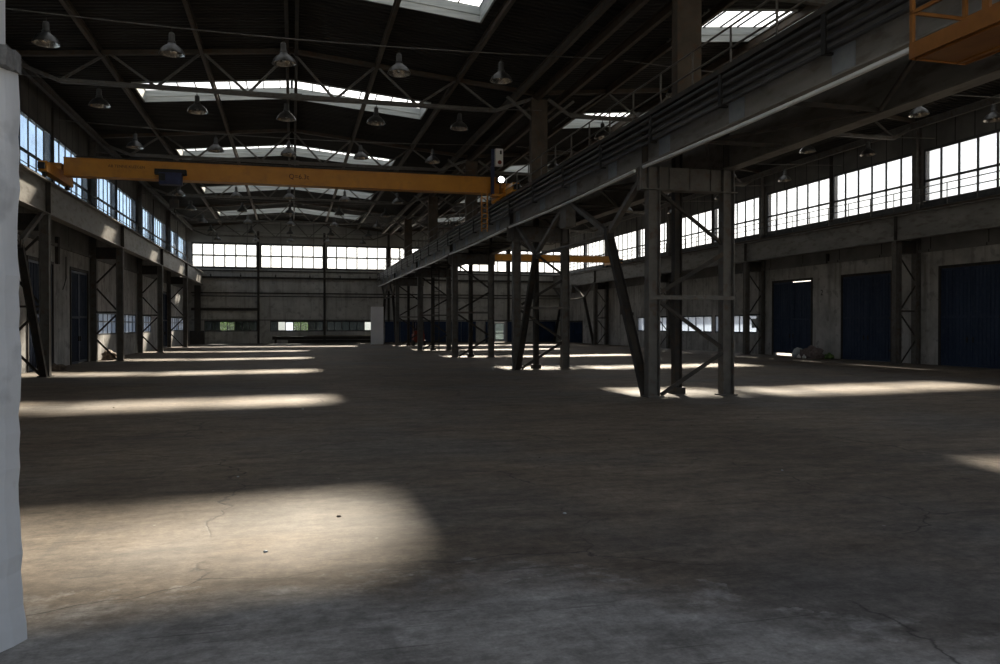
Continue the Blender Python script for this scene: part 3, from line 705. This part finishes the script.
# red machine at the fourth tower
t=thing('forklift',(10.2,66.6,0),'small red forklift standing far off among the middle towers','forklift')
body=MB(); body.box(-.45,.45,-.6,.6,.25,.95).box(-.4,.4,-.55,-.1,.95,1.25); body.build('body','red',t)
MB().bar((-.42,.5,.9),(-.42,.4,1.95),.05).bar((.42,.5,.9),(.42,.4,1.95),.05).bar((-.42,-.5,1.2),(-.42,-.3,1.95),.05).bar((.42,-.5,1.2),(.42,-.3,1.95),.05).box(-.45,.45,-.35,.45,1.92,1.97).build('overhead_guard','steel_dark',t)
MB().box(-.36,-.28,.62,.7,.1,2.1).box(.28,.36,.62,.7,.1,2.1).box(-.36,.36,.64,.68,.9,1.0).build('mast','steel',t)
for x in (-.42,.42):
    for y in (-.4,.38):
        m=MB(); vs=[];n=14
        m.tube([(x-.09,y,.24),(x+.09,y,.24)],.24,16); m.build('wheel','black',t)
MB().box(-.2,.2,-.25,.15,1.25,1.33).box(-.2,.2,-.3,-.25,1.3,1.75).build('seat','black',t)
# steel stair/ladder in the fourth tower
t=thing('access_ladder',(9.2,52.6,0),'steel access ladder rising through the fourth middle tower','ladder')
for s in (-.25,.25): MB().box(s-.03,s+.03,-.03,.03,.0,6.4).build('stile','steel_dark',t)
for k in range(22): MB().box(-.22,.22,-.02,.02,.3+k*.28,.33+k*.28).build('rung','steel_dark',t)

# ------------------------------------------------------------------ overhead travelling crane (near, left nave)
def text_mesh(s, size, name, parent, loc, rot=(math.pi/2,0,0), mt='lettering'):
    cu=bpy.data.curves.new(name,'FONT'); cu.body=s; cu.size=size; cu.extrude=.002
    tmp=bpy.data.objects.new(name,cu); C.objects.link(tmp)
    dg=bpy.context.evaluated_depsgraph_get(); me=bpy.data.meshes.new_from_object(tmp.evaluated_get(dg))
    bpy.data.objects.remove(tmp); me.materials.clear(); me.materials.append(M[mt])
    o=bpy.data.objects.new(name,me); C.objects.link(o); o.parent=parent; o.location=loc; o.rotation_euler=rot; return o
def crane(cx, y, xa, xb, label, detailed=True, z0=6.93, depth=.64, zr=6.64):
    t=thing('bridge_crane',(cx,y,z0),label,'overhead crane')
    a,b=xa-cx,xb-cx
    g=MB().box(a+.25,b-.25,-.02,.36,.03,depth-.03).box(a+.25,b-.25,-.06,.40,depth-.03,depth).box(a+.25,b-.25,-.08,.42,0,.03)
    g.prof((a+.25,-.021,0),(a+.25,-.021,.01),[(-.01,-.01),(.01,-.01),(.01,.01),(-.01,.01)])
    gd=g.build('bridge_girder','yellow',t)
    MB().box(a+.6,b-.6,-.10,-.06,depth+.01,depth+.05).build('cable_tray','steel_dark',gd)
    if detailed:
        text_mesh('AB TENNE KUZGEN',.135,'lettering',gd,(-6.28-cx,-.026,.36))
        text_mesh('Q=6.3t',.25,'lettering',gd,(-.12-cx,-.026,.24))
    for x in (a,b):
        ec=MB().box(x-.13,x+.13,-1.55,1.75,-.14,.20).box(x-.2,x+.2,-.1,.45,.2,.42).build('end_carriage','yellow',t)
        for yy in (-1.3,1.5):
            MB().tube([(x-.05,yy,zr-z0+.15),(x+.05,yy,zr-z0+.15)],.15,16).build('wheel','steel_dark',ec)
            MB().box(x-.1,x+.1,yy+(.32 if yy>0 else -.42),yy+(.42 if yy>0 else -.32),-.08,.12).build('buffer','black',ec)
    return t
cr=crane(0,30.85,-7.95,8.22,'yellow overhead bridge crane spanning the left nave, marked Q=6.3t')
h=MB().box(-4.56,-3.80,-.42,-.08,-.22,.20).build('hoist','navy',cr)
MB().box(-4.72,-3.66,-.30,-.05,.16,.34).box(-4.55,-4.35,-.46,-.42,-.1,.15).build('hoist_frame','black',h)
MB().tube([(-4.2,.15,-.7),(-4.2,.15,.0)],.012,6).tube([(-4.05,.15,-.7),(-4.05,.15,.0)],.012,6).build('hoist_rope','steel_dark',h)
MB().box(-4.28,-3.97,.08,.22,-.98,-.68).tube([(-4.12,.15,-1.0),(-4.12,.15,-1.12),(-4.06,.15,-1.2),(-4.12,.15,-1.27),(-4.19,.15,-1.2)],.025,8).build('hook_block','steel_dark',h)
# right-hand end of the crane: platform, ladder, cabinet, floodlight
MB().box(7.55,8.35,-.55,-.1,-.16,-.10).bar((7.55,-.5,-.45),(8.3,-.5,.12),.12,.10).box(8.0,8.45,-.5,.3,.0,.16).build('service_platform','yellow',cr)
lad=MB().box(7.16,7.20,-.36,-.30,-1.55,.02).box(7.38,7.42,-.36,-.30,-1.55,.02)
for k in range(8): lad.box(7.20,7.38,-.34,-.32,-1.45+k*.2,-1.42+k*.2)
lad.build('crane_ladder','yellow',cr)
MB().box(7.60,7.74,-.18,-.08,.62,1.08).box(7.60,7.72,-.2,-.08,-.05,.62).build('mast','navy',cr)
cab=MB().box(7.60,7.72,-.24,-.16,1.05,1.72).build('cabinet_side','navy',cr)
cab=MB().box(7.76,8.06,-.28,-.05,1.06,1.74).build('control_cabinet','white_plastic',cr)
MB().tube([(7.92,-.30,1.20),(7.92,-.28,1.20)],.08,16).build('red_button','red',cab)
MB().box(7.93,8.0,-.29,-.28,1.52,1.66).build('cabinet_display','black',cab)
fl=MB().box(7.80,8.10,-.42,-.22,.38,.62).box(7.9,8.0,-.3,-.1,.62,.72).build('floodlight','steel_dark',cr)
MB().lathe([(0,0),(.12,0)],(0,0,0),20).build('floodlight_lens','bulb',fl)
lens=[o for o in fl.children][0]; lens.location=(7.95,-.425,.50); lens.rotation_euler=(math.pi/2,0,0)

crane(17.9,61.6,10.38,25.67,'smaller yellow bridge crane far off in the right nave',False,z0=6.86,depth=.52)

# ------------------------------------------------------------------ orange maintenance platform, upper right
t=thing('maintenance_platform',(7.45,7.0,4.86),'orange railed maintenance platform hanging beside middle girder, upper right','platform')
A,B_=7.03-7.45,7.82-7.45; Y0,Y1=6.0-7.0,7.92-7.0
MB().box(A,B_,Y0,Y1,0,.02).bar((A+.1,Y0,.0),(A+.1,Y1,.0),.05,.05).bar((B_-.1,Y0,0),(B_-.1,Y1,0),.05,.04).build('floor_plate','orange',t)
MB().box(A-.01,A,Y0,Y1,-.02,.16).box(B_,B_+.01,Y0,Y1,-.02,.16).box(A,B_,Y1,Y1+.01,-.02,.16).box(A,B_,Y0-.01,Y0,-.02,.16).build('toe_board','orange',t)
for x in (A+.02,B_-.02):
    for y,wd in ((Y0+.02,.05),((Y0+Y1)/2-.1,.09),(Y1-.02,.05)):
        MB().box(x-.02,x+.02,y-wd/2,y+wd/2,.02,1.1).build('post','orange',t)
for z in (.5,1.08):
    MB().box(A,A+.035,Y0,Y1,z,z+.04).box(B_-.035,B_,Y0,Y1,z,z+.04).box(A,B_,Y1-.035,Y1,z,z+.04).box(A,B_,Y0,Y0+.035,z,z+.04).build('rail','orange',t)
for y in (Y0+.3,Y1-.25):
    MB().box(B_-.03,B_+.01,y-.04,y+.04,1.1,1.72).build('hanger','orange',t)
MB().box(B_-.05,B_+.55,Y0+.2,Y1-.15,1.72,1.78).build('hanger_beam','orange',t)

# ------------------------------------------------------------------ pendant lamps
def lamp_proto():
    t=thing('pendant_lamp',(0,0,0),'x','lamp')
    MB().lathe([(.36,0),(.345,.035),(.30,.12),(.22,.20),(.13,.26),(.10,.30)],n=24).build('reflector','lamp_shell',t)
    MB().lathe([(.34,.004),(.29,.11),(.21,.19),(.12,.25),(0,.26)],n=24).build('inner_reflector','lampglass',t)
    MB().lathe([(0,.56),(.07,.56),(.085,.52),(.085,.36),(.11,.34),(.11,.28),(.0,.28)],n=16).build('ballast_housing','lamp_body',t)
    MB().lathe([(0,.06),(.045,.07),(.06,.12),(.04,.2),(0,.24)],n=12).build('bulb','white_plastic',t)
    MB().tube([(0,0,.56),(0,0,.68)],.012,6).tube([(-.05,0,.6),(.05,0,.6)],.01,6).build('suspension_hook','steel_dark',t)
    return t
proto=lamp_proto(); first=True
PL=['leftmost','second from the left','middle','second from the right','rightmost']
rows=[22.5+6*k for k in range(9)]
rows_l=rows[:9]
for r_i,y in enumerate(rows_l):
    for n_i,(c,nm) in enumerate(((0,'left'),(18,'right'))):
        for p_i,dx in enumerate((-6,-3,-.15,2.9,5.9)):
            if c==18 and r_i>4: continue
            o=proto if first else copy_tree(proto); first=False
            o.location=(c+dx-(.55 if c else 0)+random.uniform(-.06,.06), y+random.uniform(-.08,.08), 8.80+random.uniform(-.03,.03)); o.scale=(.92,.92,.98); o.rotation_euler=(random.uniform(-.04,.04),random.uniform(-.04,.04),random.uniform(0,3))
            o['label']='pendant lamp, %s in %s row of %s nave'%(PL[p_i],ORD[r_i],nm)
            o['group']='pendant lamps of the %s nave'%nm
    for c,nm in ((0,'left'),(18,'right')):
        if c==18 and r_i>4: continue
        pts=[]
        a,b=(-8.9,9.0) if c==0 else (9.7,26.6)
        for i in range(13):
            u=i/12; x=a+(b-a)*u; pts.append((x,y,9.70-.22*math.sin(math.pi*u)))
        tag(MB().tube(pts,.016,6).build('lamp_wire','steel'),'thin cross wire carrying the %s lamp row of the %s nave'%(ORD[r_i],nm),'wire','wires carrying the lamps')
        for p_i,dx in enumerate((-6,-3,-.15,2.9,5.9)):
            pass

# ------------------------------------------------------------------ debris
def blob(name, c, r, sx, sy, sz, mt, seed, sub=3, rough=.35, parent=None):
    import bmesh
    rnd=random.Random(seed); bm=bmesh.new(); bmesh.ops.create_icosphere(bm,subdivisions=sub,radius=r)
    ph=[rnd.uniform(0,6) for _ in range(9)]
    for v in bm.verts:
        p=v.co/r; d=1+rough*(math.sin(p.x*5+ph[0])*math.sin(p.y*6+ph[1])*.5+math.sin(p.z*9+ph[2]+p.x*4)*.25+math.sin(p.y*13+ph[3]+p.z*5)*.18)
        v.co*=d; v.co.x*=sx; v.co.y*=sy; v.co.z*=sz
        if v.co.z<-r*sz*.35: v.co.z=-r*sz*.35
    me=bpy.data.meshes.new(name); bm.to_mesh(me); bm.free(); me.materials.append(M[mt])
    for p in me.polygons: p.use_smooth=True
    o=bpy.data.objects.new(name,me); C.objects.link(o); o.location=(c[0],c[1],c[2]+r*sz*.35)
    if parent: o.parent=parent
    return o
tag(blob('crumpled_sheet',(26.1,37.3,0),.34,.8,.9,1.1,'cloth_b',1),'crumpled pale grey sheet on the floor before the ajar blue door','sheet')
tag(blob('sack_pile',(26.15,36.2,0),.50,.9,1.3,.85,'cloth_a',2,rough=.5),'heap of brown crumpled sacks against the right wall','sacks')
tag(blob('weed_clump',(26.4,35.15,0),.24,.7,1.1,.8,'leaf',5,rough=.6),'dark green weeds beside the sack heap on right','weeds')
for i,(x,y) in enumerate(((25.55,36.45),(25.55,36.0))):
    tag(MB().lathe([(0,0),(.10,0),(.11,.04),(.09,.12),(.03,.15),(.03,.2),(0,.2)],(x,y,0),12).build('plastic_jug','white_plastic'),'small white plastic jug before sack heap, %s one'%('left' if i==0 else 'right'),'jug')
tag(blob('rubble_heap',(-8.75,43.0,0),.4,.8,1.2,.8,'rubble',8,rough=.6),'brown rubble heap at foot of left wall beside lattice column','rubble')
tag(blob('rubble_heap',(-8.6,33.4,0),.35,.8,1.0,.5,'rubble',9,rough=.6),'low rubble heap at the near blue door on the left','rubble')
tag(MB().box(XRI-.16,XRI,42.1,42.7,1.55,2.1).box(XRI-.18,XRI-.16,42.15,42.65,1.6,2.05).build('switch_box','white_paint'),'small white electrical box on the right wall by lattice column','switch box')
nb=text_mesh('2',.42,'wall_numeral',None,(XRI-.006,36.45,3.28),(math.pi/2,0,-math.pi/2),'black'); tag(nb,'small black numeral painted on right wall between two blue doors','numeral')
random.seed(21)
spots=[(-.6,9.5),(.4,7.3),(1.2,8.6),(2.4,6.9),(3.1,9.9),(-1.1,13.5),(.2,16.8),(-3.6,18.1),(4.6,11.2),(5.6,8.3),(2.2,14.6),(6.6,12.4),(-.2,6.3),(1.8,5.9)]
for i,(x,y) in enumerate(spots):
    o=blob('stone_chip',(x,y,0),.009+.011*random.random(),1.2,1,.7,'rubble' if i%3 else 'cloth_b',30+i,sub=2)
    tag(o,'small loose stone chip lying on the open concrete floor','stone chip','loose chips on the floor')

# ------------------------------------------------------------------ trees outside
def tree(x,y,h,r,label,seed):
    t=thing('tree',(x,y,-.05),label,'tree','trees outside the far wall')
    MB().lathe([(.18,0),(.13,h*.3),(.08,h*.7)],n=8).build('trunk','bark',t)
    rnd=random.Random(seed); m=MB()
    for i in range(1800):
        a=rnd.uniform(0,6.28); b=rnd.uniform(-1,1); rr=r*(.55+.45*rnd.random()); q=math.sqrt(1-b*b)
        c=Vector((rr*q*math.cos(a),rr*q*math.sin(a),h*.55+b*rr*h*.22)); s=.14
        n=Vector((rnd.uniform(-1,1),rnd.uniform(-1,1),rnd.uniform(-.2,1))).normalized(); u=n.orthogonal().normalized()*s; w=n.cross(u).normalized()*s*.6
        m.add([c-u,c+w,c+u,c-w],[(0,1,2,3)])
    m.build('foliage','leaf',t)
tree(-7.4,80.6,3.4,1.5,'leafy green tree seen through the low left window of far wall',1)
tree(-5.2,84,3.2,1.5,'green bush just right of the leafy tree outside',2)
tree(1.3,84,3.4,1.3,'distant green bush outside the middle low window',3)

# ------------------------------------------------------------------ light, camera, view
W=bpy.data.worlds.new('World'); SC.world=W; W.use_nodes=True; nt=W.node_tree; nt.nodes.clear()
out=nt.nodes.new('ShaderNodeOutputWorld'); bg=nt.nodes.new('ShaderNodeBackground'); nt.links.new(bg.outputs[0],out.inputs[0])
SUN=Vector((.43,1.395,1)).normalized()
sky=nt.nodes.new('ShaderNodeTexSky'); sky.sky_type='NISHITA'; sky.sun_disc=False
sky.sun_elevation=math.asin(SUN.z); sky.sun_rotation=math.atan2(SUN.x,SUN.y); sky.air_density=1.0; sky.dust_density=3.0; sky.ozone_density=1.0
hs=nt.nodes.new('ShaderNodeHueSaturation'); hs.inputs['Saturation'].default_value=.42; nt.links.new(sky.outputs[0],hs.inputs['Color']); nt.links.new(hs.outputs[0],bg.inputs[0]); bg.inputs[1].default_value=.165
sl=bpy.data.lights.new('sun','SUN'); sl.energy=22.0; sl.angle=math.radians(3.2); sl.color=(1,.86,.68)
so=bpy.data.objects.new('sun',sl); C.objects.link(so); so.rotation_euler=(-SUN).to_track_quat('-Z','Y').to_euler()

cam=bpy.data.cameras.new('camera'); co=bpy.data.objects.new('camera',cam); C.objects.link(co)
cam.sensor_width=36; cam.lens=28.8; cam.clip_end=600; cam.clip_start=.05
co.location=(0,0,1.72); co.rotation_euler=(math.radians(90-.5),0,-math.atan(207.6/800)); SC.camera=co
SC.view_settings.view_transform='Standard'; SC.view_settings.look='None'; SC.view_settings.exposure=0; SC.view_settings.gamma=1; SC.view_settings.use_curve_mapping=False
SC.cycles.use_denoising=True
try: SC.cycles.denoiser='OPENIMAGEDENOISE'
except Exception: pass
SC.cycles.max_bounces=10; SC.cycles.diffuse_bounces=6; SC.cycles.transparent_max_bounces=16
SC.cycles.sample_clamp_indirect=6
